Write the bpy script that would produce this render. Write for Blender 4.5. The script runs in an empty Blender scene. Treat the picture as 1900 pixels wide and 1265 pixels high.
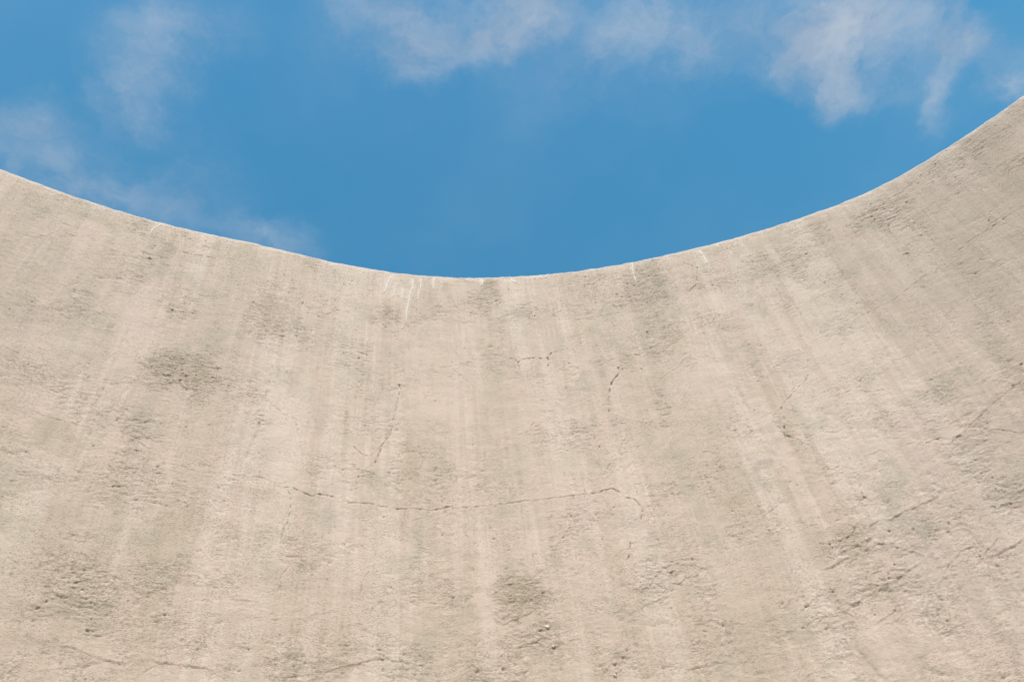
import bpy, bmesh, math
import numpy as np
from mathutils import Matrix, Vector

S = bpy.context.scene

# ------------------------------------------------------------------ tables
# surface coordinates: [arc length along the wall, height above ground] in metres
ROUGH = [[-2.456,4.747,0.247,-0.004,0.016,-0.169,1],[-2.564,4.348,0.178,-0.029,0.009,-0.153,0.85],[-2.144,4.698,0.165,0.025,0.014,-0.151,0.6],[-2.102,5.295,0.163,-0.012,-0.009,-0.309,0.7],[-3.036,5.174,0.123,-0.02,0.012,-0.149,0.55],[-2.926,5.881,0.07,0.037,0.032,-0.134,0.65],[-3.399,5.336,0.148,-0.013,0.034,-0.249,0.35],[-3.234,4.878,0.082,0.04,0.058,-0.176,0.3],[-2.674,5.724,0.271,-0.028,0.01,-0.155,0.3],[-1.777,5.258,0.184,0.048,0.023,-0.272,0.35],[-2.557,3.483,0.171,-0.068,-0.014,-0.16,1],[-2.628,3.718,0.065,0.01,0.014,-0.049,0.75],[-2.284,3.571,0.175,0.043,0.029,-0.098,0.7],[-2.469,3.167,0.146,-0.017,0.009,-0.069,0.8],[-1.829,3.391,0.062,-0.018,-0.018,-0.092,0.6],[-1.692,3.233,0.229,0.011,0.009,-0.085,0.8],[-1.446,3.336,0.131,0.005,0.007,-0.157,0.65],[-2.259,3.959,0.178,0.032,0.033,-0.166,0.45],[-2.514,4.005,0.132,-0.009,0.013,-0.113,0.4],[-0.788,5.746,0.132,-0.006,-0.012,-0.168,0.85],[0.229,5.686,0.28,0.062,-0.0,-0.314,0.8],[0.226,5.225,0.121,-0.037,-0.064,-0.273,0.75],[-1.598,5.113,0.136,-0.009,-0.011,-0.189,0.65],[-1.402,5.512,0.112,0.021,0.004,-0.164,0.7],[-1.511,4.854,0.191,0.006,-0.003,-0.166,0.5],[-0.458,4.446,0.067,-0.008,-0.007,-0.048,0.8],[-0.371,4.835,0.149,-0.023,-0.025,-0.167,0.4],[-0.17,5.707,0.209,0.01,-0.009,-0.165,0.45],[-1.143,5.596,0.203,0.014,-0.003,-0.16,0.35],[1.742,5.722,0.218,-0.003,-0.027,-0.17,1],[1.086,5.598,0.301,-0.02,-0.038,-0.213,0.75],[2.379,5.846,0.162,0.022,-0.016,-0.143,0.75],[1.774,5.346,0.071,0.011,-0.017,-0.141,0.65],[1.955,5.044,0.251,0.016,-0.019,-0.126,0.5],[1.299,5.207,0.48,0.064,-0.028,-0.261,0.35],[2.623,5.86,0.142,0.024,-0.023,-0.185,0.5],[1.854,4.583,0.176,0.024,-0.029,-0.201,0.5],[0.783,5.185,0.27,-0.036,-0.046,-0.225,0.3],[1.411,3.931,0.088,-0.066,-0.136,-0.202,0.8],[1.395,3.667,0.116,0.009,-0.028,-0.117,1],[0.975,3.585,0.21,0.033,-0.014,-0.11,0.9],[1.272,4.214,0.203,0.016,-0.025,-0.134,0.5],[1.044,4.569,0.25,0.024,-0.031,-0.217,0.3],[0.698,3.589,0.158,0.038,-0.002,-0.101,0.85],[0.472,3.507,0.056,-0.013,-0.024,-0.065,0.5],[0.733,3.366,0.21,0.048,-0.004,-0.131,0.9],[0.938,3.254,0.114,-0.03,-0.069,-0.141,0.8],[1.216,3.361,0.11,-0.034,-0.061,-0.115,0.65],[0.972,2.925,0.142,-0.006,-0.016,-0.046,0.75],[1.046,3.101,0.137,-0.008,-0.044,-0.122,0.5],[0.016,3.652,0.098,-0.019,-0.036,-0.133,0.65],[-0.152,3.618,0.122,0.016,-0.0,-0.132,0.85],[-0.023,3.291,0.13,-0.022,-0.048,-0.171,0.65],[-0.795,3.583,0.153,0.004,-0.003,-0.15,0.9],[-0.705,3.38,0.077,-0.006,-0.01,-0.082,1],[-0.831,3.379,0.138,0.017,0.005,-0.072,0.5],[-1.169,4.125,0.142,0.019,0.007,-0.128,0.7],[-0.435,3.819,0.129,-0.016,-0.021,-0.127,0.4],[-0.158,3.3,0.057,-0.008,-0.017,-0.07,0.6],[-1.183,3.34,0.085,-0.001,-0.0,-0.021,0.55],[0.449,4.607,0.202,0.013,-0.023,-0.225,0.35],[-0.744,3.244,0.132,-0.011,-0.008,-0.068,0.4]]
STAIN_TONE = [[1.984,5.338,0.683,-0.013,-0.115,-0.778,0.34,0],[1.294,3.749,0.373,-0.147,-0.311,-0.609,0.3,0],[-2.645,3.654,0.449,-0.085,0.044,-0.511,0.3,1],[-2.622,5.085,0.608,-0.074,0.037,-0.616,0.16,0],[-1.714,3.45,0.488,0.027,0.03,-0.292,0.26,1],[-0.727,3.387,0.497,-0.052,-0.031,-0.255,0.22,1],[-0.053,3.308,0.468,-0.086,-0.067,-0.246,0.2,1],[-3.311,5.147,0.264,0.142,0.19,-0.575,0.22,0],[0.486,4.129,0.056,0.01,-0.002,-0.032,0.9,0],[0.891,3.933,0.04,-0.013,-0.01,-0.023,0.7,0],[-1.807,3.826,0.032,0.005,0.004,-0.033,0.6,1],[-2.728,5.723,0.031,0.062,0.033,-0.054,0.9,0],[-2.734,5.654,0.022,0.009,0.007,-0.03,0.6,0],[-2.858,4.194,0.105,-0.026,0.007,-0.121,0.55,1],[-0.787,3.585,0.138,-0.01,-0.011,-0.105,0.6,1],[-0.602,3.765,0.039,-0.004,-0.009,-0.063,0.5,0],[0.238,3.123,0.022,0.002,-0.001,-0.011,1,0],[0.988,3.471,0.014,-0.004,-0.007,-0.014,1.1,0],[0.836,3.553,0.021,-0.006,-0.009,-0.02,0.6,0],[0.939,3.499,0.039,-0.022,-0.01,-0.016,0.6,0],[-0.169,4.973,0.027,-0.005,-0.005,-0.027,0.7,0],[-1.043,5.879,0.019,-0.011,-0.015,-0.062,0.8,0],[-1.04,5.768,0.017,0.001,-0.001,-0.023,0.7,0],[-2.708,3.312,0.012,0.001,0.002,-0.006,1.1,0],[-1.391,3.301,0.017,0.002,0.001,-0.007,0.7,0],[-2.929,5.995,0.03,-0.004,0.002,-0.039,0.7,1],[-0.766,5.91,0.043,-0.002,-0.003,-0.048,0.6,1],[-1.505,5.479,0.032,0.007,0.002,-0.046,0.5,1],[-1.437,5.601,0.053,0.011,0.002,-0.064,0.35,1],[0.294,3.958,0.047,0.009,-0.0,-0.03,0.4,1],[0.204,3.873,0.024,-0.005,-0.005,-0.018,0.5,0],[0.512,3.91,0.041,0.011,0.0,-0.015,0.5,0],[0.538,3.454,0.017,-0.004,-0.005,-0.012,0.6,0],[0.324,3.265,0.013,0.005,0.001,-0.007,1,0],[0.408,3.28,0.008,-0.002,-0.002,-0.005,1,0],[-1.964,4.179,0.034,0.007,0.003,-0.025,0.4,0],[-1.972,4.059,0.071,0.014,0.008,-0.054,0.4,1],[0.946,3.193,0.019,-0.005,-0.008,-0.017,0.6,1],[1.101,3.053,0.057,-0.038,-0.021,-0.025,0.5,0],[1.068,2.973,0.021,-0.005,-0.031,-0.057,0.4,0],[0.866,4.792,0.071,0.009,-0.008,-0.073,0.3,0],[-2.444,4.75,0.156,-0.003,0.01,-0.114,0.35,1],[-2.074,5.305,0.09,0.006,0.004,-0.187,0.4,1],[0.266,5.617,0.169,-0.009,-0.025,-0.21,0.35,0],[1.758,5.721,0.152,-0.001,-0.02,-0.121,0.4,0],[-2.56,3.495,0.098,-0.029,-0.001,-0.118,0.35,1],[-1.724,4.618,0.038,-0.006,-0.012,-0.113,0.35,0],[-1.744,4.537,0.016,-0.005,-0.013,-0.08,0.4,0],[-0.549,5.595,0.027,-0.003,-0.006,-0.054,0.5,0],[-0.572,5.383,0.026,-0.003,-0.009,-0.081,0.3,0],[-1.274,4.346,0.033,0.003,0.001,-0.239,0.4,1],[-1.312,4.104,0.036,0.003,0.002,-0.188,0.35,1],[2.564,5.874,0.143,0.025,-0.02,-0.169,0.5,0],[-0.698,3.435,0.037,-0.003,-0.004,-0.035,0.7,1],[-0.826,3.32,0.045,-0.003,-0.001,-0.014,0.5,1],[-1.528,3.264,0.03,0.001,0.001,-0.022,0.6,1],[-0.247,3.517,0.032,-0.005,-0.008,-0.036,0.5,1],[-2.708,3.67,0.056,0.009,0.015,-0.048,0.25,0],[-2.637,3.265,0.072,-0.008,0.004,-0.024,0.3,0],[-1.73,3.599,0.031,-0.003,-0.007,-0.149,0.3,1],[0.595,3.629,0.145,0.023,-0.006,-0.079,0.3,1],[1.475,4.007,0.118,-0.052,-0.086,-0.166,0.3,0],[1.086,5.598,0.254,-0.016,-0.028,-0.153,0.3,0],[-2.897,3.985,0.115,0.027,0.026,-0.08,0.25,0],[-2.07,3.79,0.067,-0.003,0.003,-0.106,0.3,1],[-2.236,3.847,0.108,0.018,0.016,-0.081,0.3,1]]  # leading rows: broad tone patches, darker at the sides and foot; rest stains
PALE = [[-1.872,4.471,0.105,-0.007,-0.015,-0.372,0.7],[-2.733,5.047,0.119,-0.023,0.015,-0.317,0.6],[-0.943,3.579,0.043,0.002,-0.002,-0.368,0.6],[0.59,4.251,0.055,0.019,0.016,-0.34,0.7],[-1.092,5.004,0.216,0.005,-0.014,-0.5,0.4],[-1.973,3.469,0.126,-0.022,-0.014,-0.201,0.4],[0.145,3.588,0.136,-0.028,-0.053,-0.178,0.35],[0.356,4.806,0.148,-0.007,-0.036,-0.242,0.4],[-1.381,5.839,0.117,0.007,-0.005,-0.149,0.7],[0.651,5.395,0.159,-0.016,-0.021,-0.118,0.4],[0.596,3.232,0.08,-0.018,-0.028,-0.066,0.3],[0.519,3.619,0.132,-0.032,-0.038,-0.103,0.2],[-1.541,3.866,0.073,-0.001,-0.004,-0.276,0.25],[-0.557,4.566,0.172,-0.02,-0.041,-0.332,0.3],[0.981,4.861,0.177,0.019,-0.015,-0.122,0.3],[-3.063,4.75,0.137,0.013,0.028,-0.142,0.3],[1.329,4.705,0.169,0.03,-0.018,-0.15,0.25],[-0.518,4.225,0.161,-0.019,-0.028,-0.2,0.25]]
CRACK = [[0.003,0.85,[[-1.909,4.135],[-1.869,4.111],[-1.831,4.125],[-1.791,4.106],[-1.773,4.1],[-1.75,4.094],[-1.73,4.084],[-1.706,4.104],[-1.668,4.1],[-1.636,4.098],[-1.617,4.091],[-1.58,4.092],[-1.561,4.069],[-1.526,4.079],[-1.498,4.076],[-1.452,4.078],[-1.411,4.066],[-1.347,4.059],[-1.306,4.059],[-1.26,4.065],[-1.196,4.062],[-1.118,4.068],[-1.089,4.085],[-1.053,4.072],[-1.008,4.076],[-0.948,4.082],[-0.895,4.087]]],[0.0026,0.7,[[-0.895,4.087],[-0.815,4.094],[-0.721,4.106],[-0.614,4.111],[-0.479,4.118],[-0.384,4.123]]],[0.0035,0.85,[[-0.384,4.123],[-0.344,4.122],[-0.311,4.138],[-0.265,4.138],[-0.243,4.114],[-0.218,4.076],[-0.175,4.053],[-0.146,3.992],[-0.176,3.926]]],[0.0056,1,[[-0.072,5.005],[-0.072,4.958],[-0.128,4.893]]],[0.0079,1,[[-0.128,4.893],[-0.156,4.822],[-0.164,4.78]]],[0.006,1,[[-0.164,4.78],[-0.179,4.753],[-0.186,4.695],[-0.189,4.662]]],[0.0045,0.9,[[-0.718,5.184],[-0.657,5.156],[-0.644,5.126],[-0.612,5.157],[-0.525,5.163],[-0.495,5.145]]],[0.0054,1,[[-0.495,5.145],[-0.462,5.151],[-0.434,5.196]]],[0.0051,1,[[-0.462,5.151],[-0.46,5.117],[-0.475,5.076]]],[0.0026,0.5,[[-0.434,5.196],[-0.374,5.208],[-0.329,5.226]]],[0.0072,1,[[-1.335,4.926],[-1.323,4.884],[-1.334,4.839]]],[0.0045,0.8,[[-1.334,4.839],[-1.347,4.725],[-1.363,4.626],[-1.372,4.547],[-1.412,4.462]]],[0.0044,1,[[-1.412,4.462],[-1.429,4.387],[-1.449,4.334]]],[0.0025,0.6,[[0.923,4.681],[0.874,4.613],[0.765,4.535],[0.693,4.477]]],[0.004,0.9,[[0.693,4.477],[0.678,4.426],[0.684,4.386],[0.663,4.342],[0.645,4.283],[0.691,4.243]]],[0.0026,0.6,[[0.691,4.243],[0.722,4.201],[0.75,4.156]]],[0.0027,0.7,[[0.877,4.063],[0.892,4.024],[0.88,3.98],[0.883,3.946],[0.858,3.875],[0.847,3.83],[0.874,3.794]]],[0.0027,0.7,[[-1.846,4.106],[-1.827,4.049],[-1.823,3.988],[-1.824,3.937],[-1.84,3.872],[-1.843,3.795]]],[0.0023,0.6,[[-1.792,3.7],[-1.823,3.632],[-1.819,3.563]]],[0.0052,0.8,[[0.604,5.788],[0.551,5.619],[0.471,5.551]]],[0.0035,0.7,[[0.507,5.882],[0.602,5.783]]],[0.0037,0.7,[[0.551,5.619],[0.68,5.551],[0.673,5.469]]],[0.0028,0.6,[[2.355,5.229],[2.156,5.208],[2.045,5.194],[1.923,5.157]]],[0.0028,0.6,[[1.797,5.109],[1.69,5.08],[1.515,5.006],[1.368,4.978],[1.264,4.946]]],[0.0018,0.5,[[-2.539,4.206],[-2.441,4.161],[-2.337,4.151],[-2.246,4.13],[-2.158,4.138],[-2.053,4.143],[-1.973,4.154],[-1.909,4.135]]],[0.0016,0.5,[[-3.036,4.341],[-2.977,4.32],[-2.892,4.306],[-2.768,4.296]]],[0.0035,0.8,[[-0.245,3.816],[-0.26,3.758],[-0.28,3.72]]],[0.0022,0.6,[[1.777,4.202],[1.69,4.171],[1.606,4.14],[1.462,4.059],[1.325,3.989]]],[0.0034,0.9,[[1.31,4.04],[1.213,4.022]]],[0.0028,0.8,[[0.46,3.387],[0.408,3.355],[0.373,3.327]]],[0.0022,0.6,[[0.548,3.401],[0.502,3.401],[0.46,3.387]]],[0.0033,0.7,[[-2.658,5.748],[-2.586,5.737],[-2.537,5.756],[-2.465,5.749]]],[0.0029,0.6,[[-0.113,4.542],[-0.128,4.466],[-0.179,4.41]]],[0.0032,0.6,[[-0.303,4.216],[-0.258,4.292],[-0.209,4.329]]],[0.0037,0.7,[[-0.403,5.534],[-0.309,5.591]]],[0.0033,0.6,[[-0.172,5.483],[-0.069,5.488],[0.033,5.49]]],[0.0048,0.9,[[-0.592,5.683],[-0.541,5.673],[-0.493,5.701]]],[0.0018,0.5,[[-2.275,3.161],[-2.253,3.183],[-2.23,3.206]]],[0.0026,0.6,[[0.644,4.328],[0.625,4.353]]]]
LEDGE = [[1,[[1.157,3.735],[1.071,3.72],[0.973,3.7],[0.888,3.674]]],[0.9,[[0.877,3.689],[0.823,3.675],[0.789,3.652]]],[0.8,[[0.834,3.622],[0.752,3.604],[0.686,3.581],[0.614,3.562]]],[1,[[0.801,3.548],[0.767,3.56],[0.701,3.56],[0.625,3.531],[0.56,3.509],[0.532,3.515]]],[0.9,[[0.855,3.616],[0.861,3.56],[0.894,3.526],[0.942,3.495],[0.969,3.469]]],[1,[[0.951,3.447],[0.891,3.434],[0.824,3.406],[0.765,3.376],[0.695,3.36],[0.608,3.336],[0.539,3.316]]],[0.9,[[0.824,3.243],[0.829,3.176],[0.839,3.134],[0.883,3.138],[0.956,3.152],[1.015,3.173]]],[0.9,[[1.358,3.442],[1.307,3.421],[1.246,3.405],[1.194,3.402]]],[0.5,[[1.194,3.402],[1.176,3.443],[1.164,3.552],[1.169,3.608]]],[0.8,[[0.629,3.222],[0.699,3.248],[0.76,3.266]]],[1,[[-2.522,3.316],[-2.47,3.308],[-2.432,3.305]]],[1,[[-2.267,3.236],[-2.226,3.221],[-2.167,3.22],[-2.101,3.215],[-2.009,3.21]]],[0.9,[[-2.579,3.26],[-2.517,3.255],[-2.462,3.235],[-2.401,3.217],[-2.355,3.208],[-2.321,3.196]]],[1,[[-1.61,3.237],[-1.548,3.256],[-1.492,3.274],[-1.421,3.295],[-1.369,3.306],[-1.31,3.292],[-1.243,3.281]]],[0.9,[[-0.892,3.444],[-0.82,3.471],[-0.761,3.496],[-0.719,3.517]]],[0.9,[[-0.275,3.478],[-0.204,3.498],[-0.144,3.518]]],[0.8,[[-0.73,3.669],[-0.664,3.712]]],[0.8,[[-0.73,3.568],[-0.683,3.597],[-0.653,3.603]]],[0.7,[[-0.711,3.315],[-0.646,3.344],[-0.541,3.366]]],[0.7,[[-0.183,3.155],[-0.134,3.175],[-0.078,3.185]]],[0.6,[[-1.285,3.987],[-1.196,4.021],[-1.093,4.049]]],[0.6,[[-0.239,3.611],[-0.14,3.616],[-0.054,3.619]]],[0.6,[[-0.239,3.556],[-0.125,3.575],[-0.054,3.569]]],[0.5,[[1.106,5.199],[1.247,5.234],[1.387,5.267]]],[0.6,[[-1.989,3.513],[-1.938,3.513],[-1.887,3.517]]],[0.6,[[-0.823,3.344],[-0.765,3.36],[-0.7,3.38]]],[0.7,[[-0.801,3.236],[-0.775,3.265],[-0.741,3.272]]],[0.7,[[0.76,3.364],[0.841,3.336],[0.866,3.343]]],[0.6,[[0.555,3.241],[0.51,3.239]]],[0.6,[[1.217,3.761],[1.308,3.776],[1.395,3.807]]],[0.6,[[1.363,3.884],[1.481,3.903],[1.57,3.914]]]]
SEAM = [[0.0206,-2.5,[[-0.273,4.693],[-0.306,4.399],[-0.314,4.155],[-0.298,3.845],[-0.3,3.693]]],[0.0127,-3,[[-1.017,3.952],[-0.985,3.634],[-0.986,3.455],[-0.995,3.2]]],[0.0517,2.5,[[-0.985,4.018],[-0.949,3.633],[-0.947,3.454],[-0.951,3.198]]],[0.0193,-2,[[0.639,5.4],[0.515,4.632],[0.578,3.932]]],[0.0958,2.5,[[0.687,5.381],[0.596,4.607],[0.639,3.941]]],[0.0192,-2.5,[[-1.32,5.262],[-1.312,4.725],[-1.313,4.474],[-1.321,4.202],[-1.339,3.883]]],[0.017,-2.5,[[-2.014,4.867],[-2.012,4.792],[-2.014,4.524],[-2.058,4.227]]],[0.0107,-2,[[0.547,3.376],[0.545,3.292],[0.535,3.138],[0.579,2.995]]],[0.0257,2.5,[[0.568,3.371],[0.574,3.286],[0.566,3.132],[0.603,3.001]]],[0.0112,-2,[[-1.659,3.593],[-1.619,3.433],[-1.618,3.339]]],[0.0138,-1.6,[[-2.656,5.314],[-2.666,4.75]]],[0.0124,-1.8,[[1.174,3.558],[1.194,3.381],[1.21,3.175]]],[0.0314,3,[[0.912,3.752],[0.868,3.674],[0.815,3.573]]],[0.0131,-1.5,[[-3.271,5.461],[-3.262,5.165]]],[0.0102,-1.6,[[-2.004,3.417],[-2.042,3.394],[-2.067,3.24]]],[0.0151,-1.5,[[-1.485,4.954],[-1.462,4.471],[-1.445,3.875]]],[0.0253,1.5,[[-0.593,3.872],[-0.617,3.586],[-0.629,3.33]]],[0.0144,-1.6,[[-2.647,4.653],[-2.702,4.364],[-2.659,4.066]]],[0.0352,2.5,[[1.801,4.245],[1.623,4.172],[1.361,4.002]]],[0.0343,2.5,[[0.55,3.367],[0.663,3.393],[0.875,3.459]]]]
DRIP = [[0.0115,[[-1.397,5.948],[-1.42,5.859],[-1.427,5.796],[-1.441,5.744]]],[0.0056,[[-1.324,5.822],[-1.33,5.746],[-1.331,5.678]]],[0.0093,[[-1.26,5.929],[-1.258,5.852],[-1.274,5.787],[-1.284,5.698],[-1.289,5.647],[-1.289,5.6],[-1.3,5.526],[-1.303,5.467]]],[0.0072,[[-1.204,5.95],[-1.205,5.839],[-1.215,5.812],[-1.229,5.715]]],[0.0093,[[-1.118,5.977],[-1.125,5.913],[-1.121,5.842]]],[0.0093,[[-0.814,5.984],[-0.813,5.89]]],[0.0086,[[-0.796,5.984],[-0.798,5.899]]],[0.0115,[[-0.612,5.993],[-0.598,5.943],[-0.576,5.916]]],[0.0094,[[-0.417,5.983],[-0.404,5.939]]],[0.0094,[[-0.355,5.987],[-0.371,5.946]]],[0.0125,[[-2.818,5.981],[-2.849,5.91],[-2.856,5.85]]],[0.012,[[0.658,5.947],[0.671,5.859],[0.664,5.788]]],[0.0079,[[0.212,5.99],[0.2,5.9],[0.192,5.757]]],[0.0078,[[0.788,5.986],[0.777,5.933]]],[0.0072,[[-0.453,5.988],[-0.446,5.95]]],[0.005,[[-1.368,5.871],[-1.377,5.782],[-1.382,5.712]]]]
STONE = [[-2.808,5.621,0.0144],[-2.525,4.839,0.0087],[-2.575,4.863,0.0056],[-2.554,3.481,0.0085],[-0.685,3.429,0.0115],[-0.672,3.338,0.0077],[0.055,4.966,0.0074],[-0.439,3.188,0.0087]]
PIT = [[-1.133,4.813,0.0066],[-2.382,3.456,0.0038],[-0.285,4.423,0.0067],[-0.476,5.637,0.0069],[-2.846,5.647,0.0058],[-2.807,5.744,0.0047],[-2.812,5.713,0.0047],[-2.828,5.521,0.004],[-2.722,5.588,0.0041],[-2.666,5.311,0.0044],[-2.301,5.543,0.0055],[0.935,4.747,0.0044],[0.743,4.949,0.0047],[0.323,4.685,0.004],[-2.296,4.064,0.0045],[-2.273,3.951,0.0035],[-2.71,4.195,0.0034],[-2.003,4.294,0.0035],[-1.985,4.184,0.0039],[-2.421,4.083,0.0031],[-0.881,3.89,0.0051],[-0.892,3.953,0.0038],[-0.816,3.824,0.004],[-0.372,3.848,0.004],[-1.122,3.917,0.0035],[-1.319,3.657,0.0028],[-0.141,3.454,0.0037],[0.829,3.718,0.0032],[0.461,3.466,0.0031],[0.139,4.629,0.0046],[-0.304,5.034,0.005],[1.004,4.381,0.0033],[0.558,4.492,0.0038],[-1.415,3.706,0.0028],[0.569,4.0,0.0044],[0.597,3.969,0.0039],[0.881,3.626,0.0048],[-1.601,4.266,0.0037]]
CLOUD = [[-0.3842,0.345,0.084,0.053,2.3315,0.36],[-0.4319,0.3795,0.0424,0.0328,2.7201,0.35],[-0.3393,0.3056,0.0754,0.0385,-3.0804,0.22],[-0.557,0.4418,0.0805,0.0612,-2.4607,0.3],[-0.5229,0.4832,0.0528,0.0432,-2.9287,0.34],[-0.575,0.4009,0.0604,0.0362,3.0957,0.3],[-0.3342,0.5954,0.0664,0.0319,-2.7224,0.42],[-0.4749,0.5246,0.1026,0.0364,-2.5801,0.17],[-0.4086,0.5061,0.0854,0.0699,2.5873,0.16],[-0.0897,0.3158,0.0704,0.0389,-2.858,0.5],[-0.0663,0.3818,0.0402,0.0386,-2.8327,0.62],[0.0209,0.364,0.0725,0.0408,3.031,0.62],[0.0767,0.3425,0.0518,0.0466,-3.1087,0.75],[0.0554,0.386,0.0209,0.0201,1.0622,0.5],[0.1878,0.4018,0.0595,0.0362,2.9862,0.38],[0.2426,0.3826,0.0742,0.0487,-3.0512,0.28],[0.2916,0.417,0.0438,0.0275,1.3996,0.3],[0.4623,0.4209,0.1075,0.0752,-2.847,1.1],[0.5108,0.4007,0.0683,0.0452,-2.6903,0.7],[0.4297,0.4658,0.062,0.0427,-2.7023,0.5],[0.5002,0.5024,0.0618,0.0256,-2.9226,0.35],[0.6118,0.4495,0.07,0.0348,1.279,0.75],[0.6158,0.5276,0.0648,0.0229,1.2848,0.42],[0.6487,0.4548,0.045,0.0298,-2.3694,0.5],[0.7217,0.5092,0.0483,0.0308,-2.3626,0.6],[0.3445,0.3838,0.0435,0.0323,-2.6802,0.3],[0.1524,0.4247,0.2145,0.066,-2.9834,0.12],[0.1285,0.3596,0.2188,0.0538,-2.9947,0.13],[0.4794,0.4408,0.0969,0.0656,-2.6826,0.5],[-0.0693,0.3444,0.1053,0.0537,-3.0157,0.2]]
CAMROT = [[0.989597,0.143871,0.0],[0.109229,-0.751317,-0.650839],[-0.093637,0.644068,-0.759216]]
PLANC = [0.6597,-1.7007]
PLANR = 4.9254
PLANDR = [0.0017,0.0032,0.0052,0.0075,0.0099,0.0125,0.0151,0.0178,0.0205,0.0233,0.0262,0.0291,0.0322,0.0354,0.0387,0.0421,0.0456,0.049,0.0524,0.0557,0.0586,0.0613,0.0634,0.065,0.0659,0.066,0.0653,0.0636,0.0608,0.0569,0.052,0.046,0.0393,0.0323,0.0252,0.0185,0.0122,0.0065,0.001,-0.0046,-0.0106,-0.017,-0.0237,-0.0305,-0.0372,-0.0435,-0.0489,-0.0531,-0.0553,-0.0551,-0.0523,-0.0474,-0.0411,-0.0344,-0.0281,-0.0227,-0.018,-0.0133,-0.0083,-0.0031,0.0017,0.0057,0.0087,0.0109,0.0124,0.0135,0.0141,0.0142,0.0139,0.0133,0.0127,0.012,0.0113,0.0106,0.0097,0.0086,0.0073,0.0059,0.0045,0.0033,0.0024,0.002,0.0023,0.0031,0.0044,0.0062,0.0081,0.0103,0.0126,0.0152,0.0182,0.0216,0.0253,0.0291,0.0327,0.0355,0.0373,0.0377,0.0365,0.0336,0.0291,0.023,0.0157,0.0074,-0.0015,-0.0106,-0.0194,-0.0277,-0.0352,-0.0417,-0.0472,-0.0517,-0.0551,-0.0575,-0.0589,-0.0596,-0.0594,-0.0586,-0.0572,-0.0553,-0.053,-0.0504,-0.0475,-0.0445,-0.0415,-0.0384,-0.0354,-0.0324,-0.0296,-0.0268,-0.0241,-0.0215,-0.0189,-0.0164,-0.014,-0.0116,-0.0092,-0.0069,-0.0048,-0.0029,-0.0015]
PLANSPAN = [-1.25205,1.06981]

# ------------------------------------------------------------------ camera
cam_d = bpy.data.cameras.new('camera')
cam = bpy.data.objects.new('camera', cam_d)
S.collection.objects.link(cam)
m3 = Matrix(CAMROT)
cam.matrix_world = Matrix.Translation((0, 0, 1.6)) @ m3.to_4x4()
cam_d.sensor_fit = 'HORIZONTAL'; cam_d.sensor_width = 36.0
cam_d.lens = 36.0 * 1500 / 1900
cam_d.clip_start = 0.05; cam_d.clip_end = 6000
S.camera = cam

# ------------------------------------------------------------------ light
SUN_EL, SUN_AZ = math.radians(56), math.radians(168)     # azimuth from +Y towards +X
to_sun = Vector((math.sin(SUN_AZ)*math.cos(SUN_EL), math.cos(SUN_AZ)*math.cos(SUN_EL), math.sin(SUN_EL)))
sun_d = bpy.data.lights.new('sun', 'SUN')
sun_d.energy = 4.02; sun_d.angle = math.radians(0.53); sun_d.color = (1.0, 0.955, 0.90)
sun = bpy.data.objects.new('sun', sun_d); S.collection.objects.link(sun)
sun.rotation_euler = (-to_sun).to_track_quat('-Z', 'Y').to_euler()
sun.location = (0, -6, 12)

vs = S.view_settings
vs.view_transform = 'Standard'; vs.look = 'None'; vs.gamma = 1.0; vs.use_curve_mapping = False
vs.exposure = 0.38

class NT:
    """small helper for node trees"""
    def __init__(self, tree): self.t = tree
    def n(self, kind, **kw):
        nd = self.t.nodes.new(kind)
        for k, v in kw.items():
            if k.startswith('i_'):
                key = k[2:]; key = int(key) if key.isdigit() else key.replace('_', ' ')
                nd.inputs[key].default_value = v
            else: setattr(nd, k, v)
        return nd
    def l(self, a, b): self.t.links.new(a, b)
    def math(self, op, a, b=None, clamp=False):
        nd = self.t.nodes.new('ShaderNodeMath'); nd.operation = op; nd.use_clamp = clamp
        for i, v in enumerate((a, b)):
            if v is None: continue
            if isinstance(v, (int, float)): nd.inputs[i].default_value = v
            else: self.l(v, nd.inputs[i])
        return nd.outputs[0]
    def ramp(self, v, a, b, lo=0.0, hi=1.0, smooth=True):
        nd = self.t.nodes.new('ShaderNodeMapRange')
        nd.interpolation_type = 'SMOOTHSTEP' if smooth else 'LINEAR'
        nd.inputs[1].default_value = a; nd.inputs[2].default_value = b
        nd.inputs[3].default_value = lo; nd.inputs[4].default_value = hi
        self.l(v, nd.inputs[0]); return nd.outputs[0]
    def mix(self, fac, a, b, blend='MIX'):
        nd = self.t.nodes.new('ShaderNodeMix'); nd.data_type = 'RGBA'; nd.blend_type = blend
        for i, v in ((0, fac), (6, a), (7, b)):
            if isinstance(v, (int, float)): nd.inputs[i].default_value = v
            elif isinstance(v, tuple): nd.inputs[i].default_value = (*v, 1) if len(v) == 3 else v
            else: self.l(v, nd.inputs[i])
        return nd.outputs[2]
    def noise(self, vec, scale, detail=4, rough=.55, dist=0.0):
        nd = self.n('ShaderNodeTexNoise'); nd.inputs['Scale'].default_value = scale
        nd.inputs['Detail'].default_value = detail; nd.inputs['Roughness'].default_value = rough
        nd.inputs['Distortion'].default_value = dist
        self.l(vec, nd.inputs['Vector']); return nd.outputs['Fac']
    def mapping(self, vec, loc=(0,0,0), rot=(0,0,0), sc=(1,1,1), kind='POINT'):
        nd = self.n('ShaderNodeMapping', vector_type=kind)
        nd.inputs['Location'].default_value = loc; nd.inputs['Rotation'].default_value = rot
        nd.inputs['Scale'].default_value = sc
        self.l(vec, nd.inputs['Vector']); return nd.outputs[0]

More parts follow.
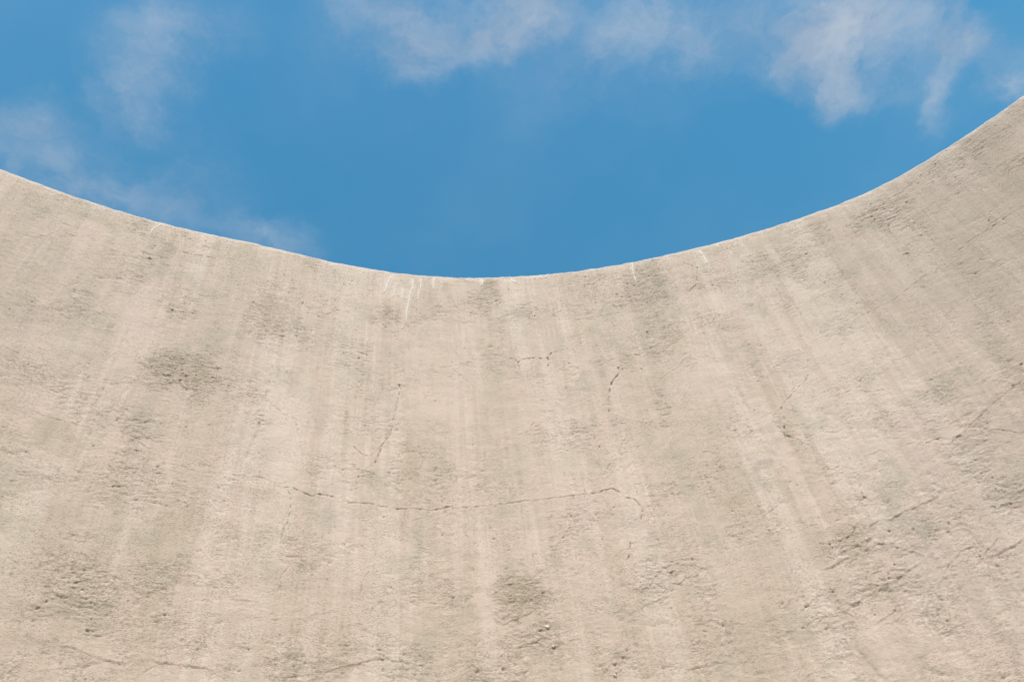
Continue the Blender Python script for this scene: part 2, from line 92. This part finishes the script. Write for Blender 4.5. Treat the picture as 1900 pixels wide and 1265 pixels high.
# ------------------------------------------------------------------ sky
world = bpy.data.worlds.new('World'); S.world = world; world.use_nodes = True
w = NT(world.node_tree); world.node_tree.nodes.clear()
sky = w.n('ShaderNodeTexSky', sky_type='NISHITA', sun_disc=False)
sky.sun_elevation = SUN_EL; sky.sun_rotation = SUN_AZ
sky.air_density = 2.0; sky.dust_density = 0.0; sky.ozone_density = 10.0; sky.altitude = 100
tc = w.n('ShaderNodeTexCoord').outputs['Generated']
# a cloud layer: the view direction carried onto a level sheet one unit overhead
sep = w.n('ShaderNodeSeparateXYZ'); w.l(tc, sep.inputs[0])
zc = w.math('MAXIMUM', sep.outputs[2], 0.08)
comb = w.n('ShaderNodeCombineXYZ')
w.l(w.math('DIVIDE', sep.outputs[0], zc), comb.inputs[0]); w.l(w.math('DIVIDE', sep.outputs[1], zc), comb.inputs[1])
plane = comb.outputs[0]
wn = w.n('ShaderNodeTexNoise'); wn.inputs['Scale'].default_value = 7; wn.inputs['Detail'].default_value = 5
wn.inputs['Roughness'].default_value = .66
w.l(plane, wn.inputs['Vector'])
off = w.n('ShaderNodeVectorMath', operation='SUBTRACT'); w.l(wn.outputs['Color'], off.inputs[0]); off.inputs[1].default_value = (.5, .5, .5)
offs = w.n('ShaderNodeVectorMath', operation='SCALE'); w.l(off.outputs[0], offs.inputs[0]); offs.inputs['Scale'].default_value = .16
warp = w.n('ShaderNodeVectorMath', operation='ADD'); w.l(plane, warp.inputs[0]); w.l(offs.outputs[0], warp.inputs[1])
warp = warp.outputs[0]
tot = None
for (x, y, a, b, rot, st) in CLOUD:
    mp = w.mapping(warp, (x, y, 0), (0, 0, rot), (a*1.75, b*1.75, 1), 'TEXTURE')
    g = w.n('ShaderNodeTexGradient', gradient_type='QUADRATIC_SPHERE'); w.l(mp, g.inputs[0])
    v = w.math('MULTIPLY', g.outputs['Fac'], st*1.5)
    tot = v if tot is None else w.math('ADD', tot, v)
# beyond the patch of sky in view the same kind of cloud goes on
far = w.n('ShaderNodeVectorMath', operation='DISTANCE'); w.l(plane, far.inputs[0]); far.inputs[1].default_value = (0.05, .3, 0)
farm = w.ramp(far.outputs['Value'], .75, 1.15)
gen = w.ramp(w.noise(warp, 2.3, 3, .5), .52, .72)
tot = w.math('ADD', tot, w.math('MULTIPLY', w.math('MULTIPLY', gen, farm), .6))
fine = w.ramp(w.noise(warp, 12, 9, .66, .5), .30, .70, .2, 1.3, False)
veil = w.ramp(w.noise(plane, 3.0, 4, .5), .35, .75, 0, .07)
cloud = w.math('ADD', w.math('MULTIPLY', tot, fine), veil)
cloud = w.math('MULTIPLY', w.math('SUBTRACT', 1.0, w.math('POWER', 2.718, w.math('MULTIPLY', cloud, -1.25))), .86)
skyc = w.mix(1.0, sky.outputs[0], (0.52, 1.08, 1.0), 'MULTIPLY')
lit = w.mix(w.ramp(w.noise(warp, 6, 6, .6), .35, .65), (2.75, 3.25, 4.0), (3.75, 4.15, 4.7))
mixc = w.mix(cloud, skyc, lit)
bg = w.n('ShaderNodeBackground'); bg.inputs['Strength'].default_value = .109
w.l(mixc, bg.inputs['Color'])
wo = w.n('ShaderNodeOutputWorld'); w.l(bg.outputs[0], wo.inputs[0])

# ------------------------------------------------------------------ materials
def new_mat(name):
    m = bpy.data.materials.new(name); m.use_nodes = True
    t = NT(m.node_tree); b = m.node_tree.nodes['Principled BSDF']
    b.inputs['Roughness'].default_value = .92
    b.inputs['Specular IOR Level'].default_value = .18
    return m, t, b

def attr(t, name):
    return t.n('ShaderNodeAttribute', attribute_name=name).outputs['Fac']

def plaster_material():
    m, t, b = new_mat('old_lime_plaster')
    oc = t.n('ShaderNodeTexCoord').outputs['Object']
    streak = t.mapping(oc, sc=(1, 1, .16))
    lay = t.mapping(oc, sc=(1, 1, 2.6))
    base = t.mix(t.ramp(t.noise(oc, 1.3, 5, .6), .32, .68), (0.588, 0.427, 0.344), (0.612, 0.446, 0.362))
    base = t.mix(t.ramp(t.noise(streak, 5.0, 5, .6), .35, .7, 0, .55), base, (0.530, 0.389, 0.301))
    base = t.mix(t.ramp(t.noise(t.mapping(oc, (7, 3, 1), sc=(1, 1, .1)), 9.0, 4, .55), .55, .75, 0, .5), base, (0.678, 0.513, 0.430))
    base = t.mix(t.ramp(t.noise(lay, 5.5, 7, .68), .46, .72, 0, .36), base, (0.456, 0.342, 0.268))
    base = t.mix(t.ramp(t.noise(lay, 26, 6, .7), .50, .74, 0, .30), base, (0.445, 0.328, 0.259))
    base = t.mix(t.ramp(t.noise(t.mapping(oc, (2, 9, 5), sc=(1, 1, .05)), 17, 4, .6), .50, .66, 0, .34), base, (.490, .372, .285))
    base = t.mix(t.math('MULTIPLY', attr(t, 'dark_run'), .52, True), base, (.455, .350, .258))
    base = t.mix(t.math('MULTIPLY', attr(t, 'pale_run'), .42, True), base, (.680, .545, .440))
    base = t.mix(t.ramp(attr(t, 'mottle'), .02, .40, 0, .50), base, (.430, .345, .262))
    base = t.mix(t.math('MULTIPLY', attr(t, 'pale'), .65), base, (0.689, 0.507, 0.421))
    base = t.mix(t.math('MULTIPLY', attr(t, 'grime'), .38, True), base, (0.350, 0.264, 0.208))
    base = t.mix(t.math('MULTIPLY', attr(t, 'stain_tone'), .52, True), base, (0.371, 0.282, 0.236))
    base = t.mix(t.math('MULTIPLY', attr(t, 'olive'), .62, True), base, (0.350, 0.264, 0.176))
    base = t.mix(t.math('MULTIPLY', attr(t, 'chalk'), .7, True), base, (0.742, 0.592, 0.527))
    t.l(base, b.inputs['Base Color'])
    g1 = t.noise(t.mapping(oc, sc=(1, 1, 1.5)), 80, 5, .72)
    g2 = t.noise(t.mapping(oc, sc=(1, 1, 1.6)), 190, 3, .6)
    amp = t.math('ADD', t.math('MULTIPLY', attr(t, 'rough'), .45), .26)
    # flaked skin: broken terraces with crisp little edges
    fl = t.noise(t.mapping(oc, sc=(1, 1, 2.4)), 21, 6, .66, .3)
    fr = t.math('FRACT', t.math('MULTIPLY', fl, 9.0))
    st = t.ramp(fr, .78, .98, 0, 1, False)
    terr = t.math('SUBTRACT', t.math('ADD', t.math('FLOOR', t.math('MULTIPLY', fl, 9.0)), st), 4.5)
    terr = t.math('MULTIPLY', terr, t.math('MULTIPLY', t.ramp(attr(t, 'rough'), .05, .8), .26))
    hgt = t.math('ADD', t.math('MULTIPLY', g1, amp), t.math('MULTIPLY', g2, .5))
    hgt = t.math('ADD', hgt, terr)
    # grit: little crumbs knocked out of the skin
    gr = t.ramp(t.noise(t.mapping(oc, (3, 1, 4), sc=(1, 1, 1.9)), 105, 3, .65), .565, .645)
    where = t.ramp(t.noise(oc, 6.5, 4, .6), .38, .62, .25, 1.0)
    where = t.math('MULTIPLY', where, t.math('ADD', t.math('MULTIPLY', attr(t, 'rough'), 1.15), .18))
    hgt = t.math('SUBTRACT', hgt, t.math('MULTIPLY', t.math('MULTIPLY', gr, where), 2.0))
    bp = t.n('ShaderNodeBump'); bp.inputs['Strength'].default_value = .72; bp.inputs['Distance'].default_value = .006
    t.l(hgt, bp.inputs['Height']); t.l(bp.outputs[0], b.inputs['Normal'])
    return m

def simple_mat(name, c1, c2, scale, bump=.002):
    m, t, b = new_mat(name)
    oc = t.n('ShaderNodeTexCoord').outputs['Object']
    nz = t.noise(oc, scale, 5, .65)
    t.l(t.mix(t.ramp(nz, .3, .7), c1, c2), b.inputs['Base Color'])
    bp = t.n('ShaderNodeBump'); bp.inputs['Distance'].default_value = bump; bp.inputs['Strength'].default_value = .6
    t.l(nz, bp.inputs['Height']); t.l(bp.outputs[0], b.inputs['Normal'])
    return m

M_PLASTER = plaster_material()
M_LIME = simple_mat('white_lime', (.61, .515, .425), (.70, .605, .51), 120)
M_STONE = simple_mat('pale_pebble', (.52, .43, .345), (.63, .54, .445), 60)
M_GROUND = simple_mat('packed_earth', (.26, .21, .16), (.36, .30, .23), 1.7, .01)

# ------------------------------------------------------------------ ground
me = bpy.data.meshes.new('ground')
G = 3000.0
me.from_pydata([(-G, -G, 0), (G, -G, 0), (G, G, 0), (-G, G, 0)], [], [(0, 1, 2, 3)])
me.materials.append(M_GROUND)
ground = bpy.data.objects.new('ground', me); S.collection.objects.link(ground)
ground['kind'] = 'structure'
ground['label'] = 'packed earth ground at the foot of the curved wall'

# ------------------------------------------------------------------ wall relief on a grid of (arc length, height)
TOP, THICK = 6.0, 0.42
DS, DZ = 0.0037, 0.0042
S0, S1, Z0 = -3.88, 2.98, 2.80
us = np.arange(S0, S1, DS); zs = np.arange(Z0, TOP - 0.012, DZ)
NU, NZ = len(us), len(zs)
UU, ZZ = np.meshgrid(us.astype(np.float32), zs.astype(np.float32))     # rows = heights

def vnoise(x, y, seed):
    """smooth lattice noise in -1..1 (gradient type)"""
    xi = np.floor(x).astype(np.int32); yi = np.floor(y).astype(np.int32)
    fx = (x - xi).astype(np.float32); fy = (y - yi).astype(np.float32)
    x0, y0 = int(xi.min()), int(yi.min())
    rng = np.random.RandomState(seed)
    sh = (int(yi.max()) - y0 + 2, int(xi.max()) - x0 + 2)
    ang = rng.rand(*sh).astype(np.float32) * 6.2832
    gx, gy = np.cos(ang), np.sin(ang)
    a, b = yi - y0, xi - x0
    ux = fx*fx*fx*(fx*(fx*6-15)+10); uy = fy*fy*fy*(fy*(fy*6-15)+10)
    def g(dy, dx): return gx[a+dy, b+dx]*(fx-dx) + gy[a+dy, b+dx]*(fy-dy)
    n0 = g(0,0)*(1-ux) + g(0,1)*ux; n1 = g(1,0)*(1-ux) + g(1,1)*ux
    return (n0*(1-uy) + n1*uy) * 1.5

def fbm(x, y, seed, octv=4, gain=.5):
    o = 0; a = 1.0; t = 0
    for i in range(octv):
        o = o + a*vnoise(x*2**i + 3.7*i, y*2**i - 1.3*i, seed+i); t += a; a *= gain
    return o / t

def sstep(x, a, b):
    t = np.clip((x-a)/(b-a), 0, 1); return t*t*(3-2*t)

wx = UU + .030*fbm(UU/.12, ZZ/.12, 11, 3); wz = ZZ + .030*fbm(UU/.12, ZZ/.12, 21, 3)
jx = UU + .006*fbm(UU/.025, ZZ/.025, 31, 2); jz = ZZ + .005*fbm(UU/.025, ZZ/.025, 41, 2)

def window(s0, s1, z0, z1):
    i0, i1 = np.searchsorted(zs, [z0, z1]); j0, j1 = np.searchsorted(us, [s0, s1])
    return slice(max(i0, 0), max(i1, 0)), slice(max(j0, 0), max(j1, 0))

edge_n = fbm(UU/.07, ZZ/.05, 51, 4, .6)
def blobs(table, soft=1.0):
    out = [np.zeros_like(UU), np.zeros_like(UU)]
    for c in table:
        cs, cz, ax, az, bx, bz, st = c[:7]
        k = int(c[7]) if len(c) > 7 else 0
        e = 1.7*(abs(ax)+abs(bx))+.05; ez = 1.7*(abs(az)+abs(bz))+.05
        w_ = window(cs-e, cs+e, cz-ez, cz+ez)
        if w_[0].start >= w_[0].stop or w_[1].start >= w_[1].stop: continue
        dx = wx[w_]-cs; dz = wz[w_]-cz; det = ax*bz-az*bx
        p = (dx*bz-dz*bx)/det; q = (dz*ax-dx*az)/det
        v = sstep(np.sqrt(p*p+q*q)*(1+.55*edge_n[w_]), 1.0+.45*soft, 1.0-.55*soft)*st
        o = out[k][w_]; np.maximum(o, v, out=o)
    return out

def poly_field(pts, pad, warped=True):
    """distance to a polyline, signed side (+ above), and position along it 0..1"""
    P = np.array(pts, np.float32)
    w_ = window(P[:,0].min()-pad, P[:,0].max()+pad, P[:,1].min()-pad, P[:,1].max()+pad)
    X = (jx if warped else UU)[w_]; Z = (jz if warped else ZZ)[w_]
    best = np.full(X.shape, 1e3, np.float32); side = np.zeros_like(best); tt = np.zeros_like(best)
    L = np.r_[0, np.cumsum(np.hypot(*np.diff(P, axis=0).T))]
    for i in range(len(P)-1):
        d = P[i+1]-P[i]; l2 = float(d@d)+1e-9
        t = np.clip(((X-P[i,0])*d[0]+(Z-P[i,1])*d[1])/l2, 0, 1)
        ex = X-P[i,0]-t*d[0]; ez = Z-P[i,1]-t*d[1]
        dd = np.sqrt(ex*ex+ez*ez); mk = dd < best
        best = np.where(mk, dd, best)
        cr = (d[0]*ez - d[1]*ex) * (1 if d[0] >= 0 else -1)
        side = np.where(mk, np.sign(cr), side)
        tt = np.where(mk, (L[i]+t*np.sqrt(l2))/L[-1], tt)
    return w_, best, side, tt

rough = blobs(ROUGH, 1.0)[0]
nv = fbm(wx/.10, wz/.42, 55, 4, .55); nf = fbm(UU/.045, ZZ/.035, 56, 4, .6)
ng = fbm(UU/.13, ZZ/.08, 57, 4, .62)
rough = np.clip(rough, 0, 1)*(.25 + .75*sstep(.5*rough + .55*nv + .45*nf + .5*ng, .0, .55))*.92
# the whole face is unevenly rough, not only the worst patches
rn = fbm(UU/.34, ZZ/.26, 61, 4)
rough_all = np.clip(np.maximum(rough, .13+.55*sstep(rn+.5*nv+.5*nf+.3*ng, -.1, .75)), 0, 1.1)
pale = blobs(PALE, 1.0)[0]
stain_tone, olive = blobs(STAIN_TONE, .6)
smooth = 1 - .85*np.clip(pale*1.2, 0, 1)
rough_all *= smooth*(1 - .22*sstep(UU, .3, 1.0)*sstep(ZZ, 4.8, 4.2))

H = np.zeros_like(UU)            # metres towards the open side
H += .007*fbm(UU/.9, ZZ/.7, 71, 3)*(.35+.65*sstep(ZZ, TOP-.05, TOP-.5))
H += .0030*fbm(UU/.10, ZZ/1.1, 81, 3)                       # upright trowel and board bands
H += .0022*fbm(UU/.16, ZZ/.11, 91, 4)
grain = fbm(UU/.026, ZZ/.013, 96, 2)
gm = np.clip(.55+1.1*fbm(UU/.22, ZZ/.16, 97, 4), .12, 1.4)*smooth
H += .0008*grain*gm
# torn, sagging mortar: short ridges lying along the wall with steep undersides
r1 = fbm(wx/.046, wz/.019, 101, 3, .6)
r2 = fbm(UU/.024, ZZ/.010, 111, 2, .5)
r3 = fbm(wx/.10, wz/.05, 121, 3, .5)
q = r1*5.0 + 20
tear = (np.floor(q) + sstep(q-np.floor(q), .70, .98) - 20)/5.0
H += rough_all*(.0058*tear + .0011*r2 + .0014*r3)
patchy = sstep(fbm(wx/.07, wz/.045, 131, 3), .05, .2)
H -= .0022*patchy*rough_all
# plates of skin coming away in the lower right and along the foot of the view
pl = fbm((wx + .35*wz)/.26, wz/.13, 135, 5, .55)*4.2 + 20 + .25*nf
plate = (np.floor(pl) + sstep(pl-np.floor(pl), .93, .995) - 20)/4.2
pm = np.maximum(sstep(UU, .25, 1.0)*sstep(ZZ, 4.75, 4.15), sstep(ZZ, 3.75, 3.35)*.7)
H += .0085*plate*pm*(.35+.65*sstep(ng+nv, -.2, .5))
# pin holes
bite = sstep(fbm(UU/.024, ZZ/.012, 145, 2, .6), .20, .42)
H -= .0020*bite*np.clip(rough_all*1.1, 0, 1)
bite2 = sstep(fbm(wx/.045, wz/.016, 147, 3, .55), .27, .40)
H -= .0028*bite2*np.clip(rough_all*1.1-.12, 0, 1)
pn = vnoise(UU/.021, ZZ/.018, 141)
H -= .006*sstep(pn, .62, .78)*sstep(rough_all, .12, .5)
sag = np.zeros_like(UU)

for wd, amp, pts in SEAM:
    w_, d, sd, t = poly_field(pts, wd*2+.03)
    f = np.exp(-(d/(wd*.5+.003))**2)*sstep(t, 0, .06)*sstep(t, 1.0, .94)
    H[w_] += (1.5 if amp < 0 else .8)*amp*.001*f*(.6+.8*(vnoise(UU[w_]/.05, ZZ[w_]/.05, 151)+.4))
for h, pts in LEDGE:
    w_, d, sd, t = poly_field(pts, .12)
    tap = sstep(t, 0, .12)*sstep(t, 1.0, .88)
    brk = .55+.6*sstep(vnoise(UU[w_]/.045, ZZ[w_]/.045, 161), -.4, .2)
    up = np.where(sd > 0, np.exp(-d/.022), 0)
    dn = np.where(sd <= 0, np.exp(-d/.020), 0)
    H[w_] += h*tap*brk*(.0030*up - .0011*dn)*np.clip(.85+1.1*nf[w_], .3, 1.25)
# hairlines: short wandering cracks, most of them across the middle and the lower right
hr = np.random.RandomState(77); HAIR = []
for k in range(60):
    u, v = (hr.uniform(-2.2, .6), hr.uniform(3.5, 5.8)) if k < 34 else (hr.uniform(.3, 2.2), hr.uniform(3.1, 4.6))
    a = hr.choice([hr.normal(0, .35), hr.normal(1.5, .3)]); p = [(u, v)]
    for i in range(hr.randint(4, 11)):
        a += hr.normal(0, .45); u += .03*math.cos(a); v += .03*math.sin(a); p.append((u, v))
    HAIR.append((.0010, hr.uniform(.35, .75), p))
for wd, dep, pts in CRACK + HAIR:
    w_, d, sd, t = poly_field(pts, .05)
    n = vnoise(UU[w_]/.03, ZZ[w_]/.03, 171)
    hw = np.maximum(wd*.5*(1+.9*n), .0004) + .0012
    f = np.clip(1-d/hw, 0, 1)*sstep(t, 0, .03)*sstep(t, 1.0, .97)*np.clip(.65+1.5*n, .12, 1)
    H[w_] -= .012*dep**1.3*f
    H[w_] += .0008*np.exp(-(d/.012)**2)*(sd > 0)
    if dep >= .7:                      # open cracks are also coloured darker
        o = stain_tone[w_]; np.maximum(o, .5*(f > .3)*(n > -.35), out=o)
for cs, cz, rr in PIT:
    w_ = window(cs-.04, cs+.04, cz-.04, cz+.04)
    d = np.hypot((UU[w_]-cs), (ZZ[w_]-cz)*1.2)
    H[w_] -= .010*sstep(d, rr*.7+.002, rr*.2)
# worn, chipped lip
lip = sstep(ZZ, TOP-.10, TOP)
H -= lip*(.003+.006*np.clip(fbm(UU/.09, ZZ/.06, 181, 4), -.2, 1))
H = H.astype(np.float32)

grime = np.clip(rough*sstep(fbm(wx/.11, wz/.06, 191, 5, .6), -.25, .45)*.62, 0, 1)
chalk = sstep(ZZ + .018*fbm(UU/.10, ZZ/.05, 211, 4, .6), TOP-.045, TOP-.008)*.8
# runs of rain-washed dirt and lime, straight down the face
runs = (fbm(UU/.30, ZZ/4.0+.3, 221, 2) + .75*fbm((UU+.012*nf)/.085, ZZ/1.6, 223, 3, .6) + .5*fbm(UU/.020, ZZ/.6, 226, 2))
dark_run = sstep(runs, .06, .30)*(.55+.9*sstep(nf+nv, -.4, .4))*.62
pale_run = sstep(-runs, .10, .34)*(.6+.6*sstep(nf, -.3, .4))*.8
mott = fbm(wx/.22, wz/.30, 231, 6, .62)
for wd, pts in DRIP:
    w_, d, sd, t = poly_field(pts, .06)
    v = sstep(d + .004*nf[w_], wd*2.6+.006, 0)*.62*sstep(t, 1.05, .3)
    o = chalk[w_]; np.maximum(o, v, out=o)

# ------------------------------------------------------------------ wall mesh
CX, CY = PLANC
DRP = np.linspace(PLANSPAN[0], PLANSPAN[1], len(PLANDR))
def plan_radius(phi): return PLANR + np.interp(phi, DRP, PLANDR)
def to_xyz(s, z, h):
    """h: metres from the wall face towards the open side"""
    phi = s/PLANR; r = plan_radius(phi) - h
    return np.stack([CX + r*np.sin(phi), CY + r*np.cos(phi), z], -1)

ul = np.linspace(-5.9, S0-.06, 30); ur = np.linspace(us[-1]+.06, 5.4, 36)
ALLU = np.concatenate([ul, us, ur]); NA = len(ALLU)
def wide(a):                                                     # the relief eases out past the detailed stretch
    fl = np.exp(-(S0-ul)/.12)[None, :]; fr = np.exp(-(ur-us[-1])/.12)[None, :]
    m = float(a.mean())
    return np.concatenate([m+(a[:, :1]-m)*fl, a, m+(a[:, -1:]-m)*fr], 1).astype(np.float32)
HW = wide(H); rows = []
low = np.linspace(-.05, Z0-.06, 26)
for z in low: rows.append((np.full(NA, z), HW[0]*np.clip((z-low[0])/2.6, 0, 1)))
for k in range(NZ): rows.append((np.full(NA, zs[k]), HW[k]))
hl = HW[-1]
wob = .006*np.sin(ALLU*1.7)+.004*np.sin(ALLU*4.3+1)
nk = np.interp(ALLU, us, .005*fbm(us/.06, us*0+.5, 201, 4))
topz = TOP + wob*0.0 + nk
for a in (25, 55, 85):                                           # rounded lip
    c = math.radians(a)
    rows.append((topz - .014*(1-math.sin(c)), hl - .016*(1-math.cos(c))))
for q in (.15, .5, .85): rows.append((topz + .01*math.sin(q*3.1416), hl*(1-q) - THICK*q))
rows.append((topz - .005, np.full(NA, -THICK+.01))); rows.append((topz - .03, np.full(NA, -THICK)))
for z in (4, 2, -.05): rows.append((np.full(NA, z), np.full(NA, -THICK)))
NR = len(rows)
V = np.empty((NR, NA, 3), np.float32)
for k, (z, h) in enumerate(rows): V[k] = to_xyz(ALLU, z, h)
# overhanging lips sag a little: fuller relief hangs lower
r0 = len(low)
V[r0:r0+NZ-30, :, 2] -= wide(rough_all*.0040*np.clip(tear+.2, 0, 1))[:NZ-30]
idx = np.arange(NR*NA, dtype=np.int32).reshape(NR, NA)
quads = np.stack([idx[:-1, :-1], idx[:-1, 1:], idx[1:, 1:], idx[1:, :-1]], -1).reshape(-1, 4)
caps = []
for col in (0, NA-1):
    inner = [int(idx[k, col]) for k in list(range(0, r0, 5)) + list(range(r0, r0+NZ, 60)) + list(range(r0+NZ-1, NR))]
    caps.append(inner if col == 0 else inner[::-1])
nq = len(quads)
loops = np.concatenate([quads.reshape(-1), np.concatenate([np.array(c, np.int32) for c in caps])])
starts = np.concatenate([np.arange(nq)*4, [nq*4, nq*4+len(caps[0])]]).astype(np.int32)
totals = np.concatenate([np.full(nq, 4), [len(c) for c in caps]]).astype(np.int32)
me = bpy.data.meshes.new('concave_wall')
me.vertices.add(NR*NA); me.vertices.foreach_set('co', V.reshape(-1))
me.loops.add(len(loops)); me.loops.foreach_set('vertex_index', loops)
me.polygons.add(len(starts)); me.polygons.foreach_set('loop_start', starts); me.polygons.foreach_set('loop_total', totals)
me.polygons.foreach_set('use_smooth', np.r_[np.ones(nq, bool), False, False])
me.update(calc_edges=True)
def put(name, a):
    full = np.zeros((NR, NA), np.float32); full[r0:r0+NZ] = wide(a)
    full[:r0] = full[r0]*.5; full[r0+NZ:r0+NZ+6] = full[r0+NZ-1]*.6
    at = me.attributes.new(name, 'FLOAT', 'POINT'); at.data.foreach_set('value', full.reshape(-1))
for nm, a in (('dark_run', dark_run), ('pale_run', pale_run), ('mottle', mott), ('rough', rough_all), ('pale', pale), ('stain_tone', stain_tone), ('olive', olive), ('grime', grime), ('chalk', chalk)): put(nm, a)
me.materials.append(M_PLASTER)
wall = bpy.data.objects.new('concave_wall', me); S.collection.objects.link(wall)
wall['label'] = 'tall concave wall of weathered beige lime plaster, cracked and patched, under the sky'
wall['category'] = 'wall'; wall['kind'] = 'thing'

# ------------------------------------------------------------------ parts of the wall
def face_h(s, z):
    i = np.clip(np.round((np.asarray(z)-Z0)/DZ).astype(int), 0, NZ-1); j = np.clip(np.round((np.asarray(s)-S0)/DS).astype(int), 0, NU-1)
    return H[i, j]

rng = np.random.RandomState(5)
def lime_drip(wd, pts):
    wd = wd*1.1
    P = np.array(pts); L = np.r_[0, np.cumsum(np.hypot(*np.diff(P, axis=0).T))]
    n = max(8, int(L[-1]/.006)); t = np.linspace(0, L[-1], n)
    c = np.stack([np.interp(t, L, P[:, 0]), np.interp(t, L, P[:, 1])], 1)
    c[:, 0] += .0016*np.cumsum(rng.randn(n)*.5)
    tang = np.gradient(c, axis=0); tang /= np.linalg.norm(tang, axis=1)[:, None]+1e-9
    nor = np.stack([-tang[:, 1], tang[:, 0]], 1)
    ww = wd*.5*(.75+.5*np.abs(np.interp(np.arange(n), np.arange(0, n+4, 4), rng.randn(len(np.arange(0, n+4, 4))))))
    u = np.linspace(0, 1, n); ww = ww*np.clip(u*8+.3, 0, 1)*np.clip((1-u)*6+.15, 0, 1)+.0006
    prof = [(-1.0, -.004), (-.6, .0022), (0, .0034), (.6, .0022), (1.0, -.004)]
    vs_ = []
    for k in range(n):
        for o, hh in prof:
            q = c[k]+nor[k]*o*ww[k]
            vs_.append((q[0], q[1], float(face_h(q[0], q[1]))+hh))
    vs_ = np.array(vs_); xyz = to_xyz(vs_[:, 0], vs_[:, 1], vs_[:, 2])
    m = len(prof)
    fs = [(k*m+i, k*m+i+1, (k+1)*m+i+1, (k+1)*m+i) for k in range(n-1) for i in range(m-1)]
    fs += [tuple(range(m)), tuple(reversed(range((n-1)*m, n*m)))]
    me = bpy.data.meshes.new('lime_drip'); me.from_pydata(xyz.tolist(), [], fs)
    bm = bmesh.new(); bm.from_mesh(me); bmesh.ops.recalc_face_normals(bm, faces=bm.faces); bm.to_mesh(me); bm.free()
    me.materials.append(M_LIME)
    for p in me.polygons: p.use_smooth = True
    o = bpy.data.objects.new('lime_drip', me); S.collection.objects.link(o); o.parent = wall
for wd, pts in DRIP: lime_drip(wd, pts)

def pebble(s, z, r):
    r = r*.8
    bm = bmesh.new(); bmesh.ops.create_icosphere(bm, subdivisions=3, radius=1)
    ph = rng.rand(6)*6
    for v in bm.verts:
        c = v.co.copy()
        k = 1+.34*math.sin(c.x*2.3+ph[0])*math.cos(c.y*2.7+ph[1])+.22*math.sin(c.z*4+ph[2]+c.x*2)
        v.co = Vector((c.x*1.25, c.y*.8, c.z*.85))*k*r
    me = bpy.data.meshes.new('pebble'); bm.to_mesh(me); bm.free()
    for p in me.polygons: p.use_smooth = True
    me.materials.append(M_STONE)
    o = bpy.data.objects.new('pebble', me); S.collection.objects.link(o)
    phi = s/PLANR
    o.location = to_xyz(np.array(s), np.array(z), np.array(float(face_h(s, z))-r*.1)).tolist()
    o.rotation_euler = (rng.rand()*.8, rng.rand()*.8, -phi)
    o.parent = wall
for s_, z_, r_ in STONE: pebble(s_, z_, r_)
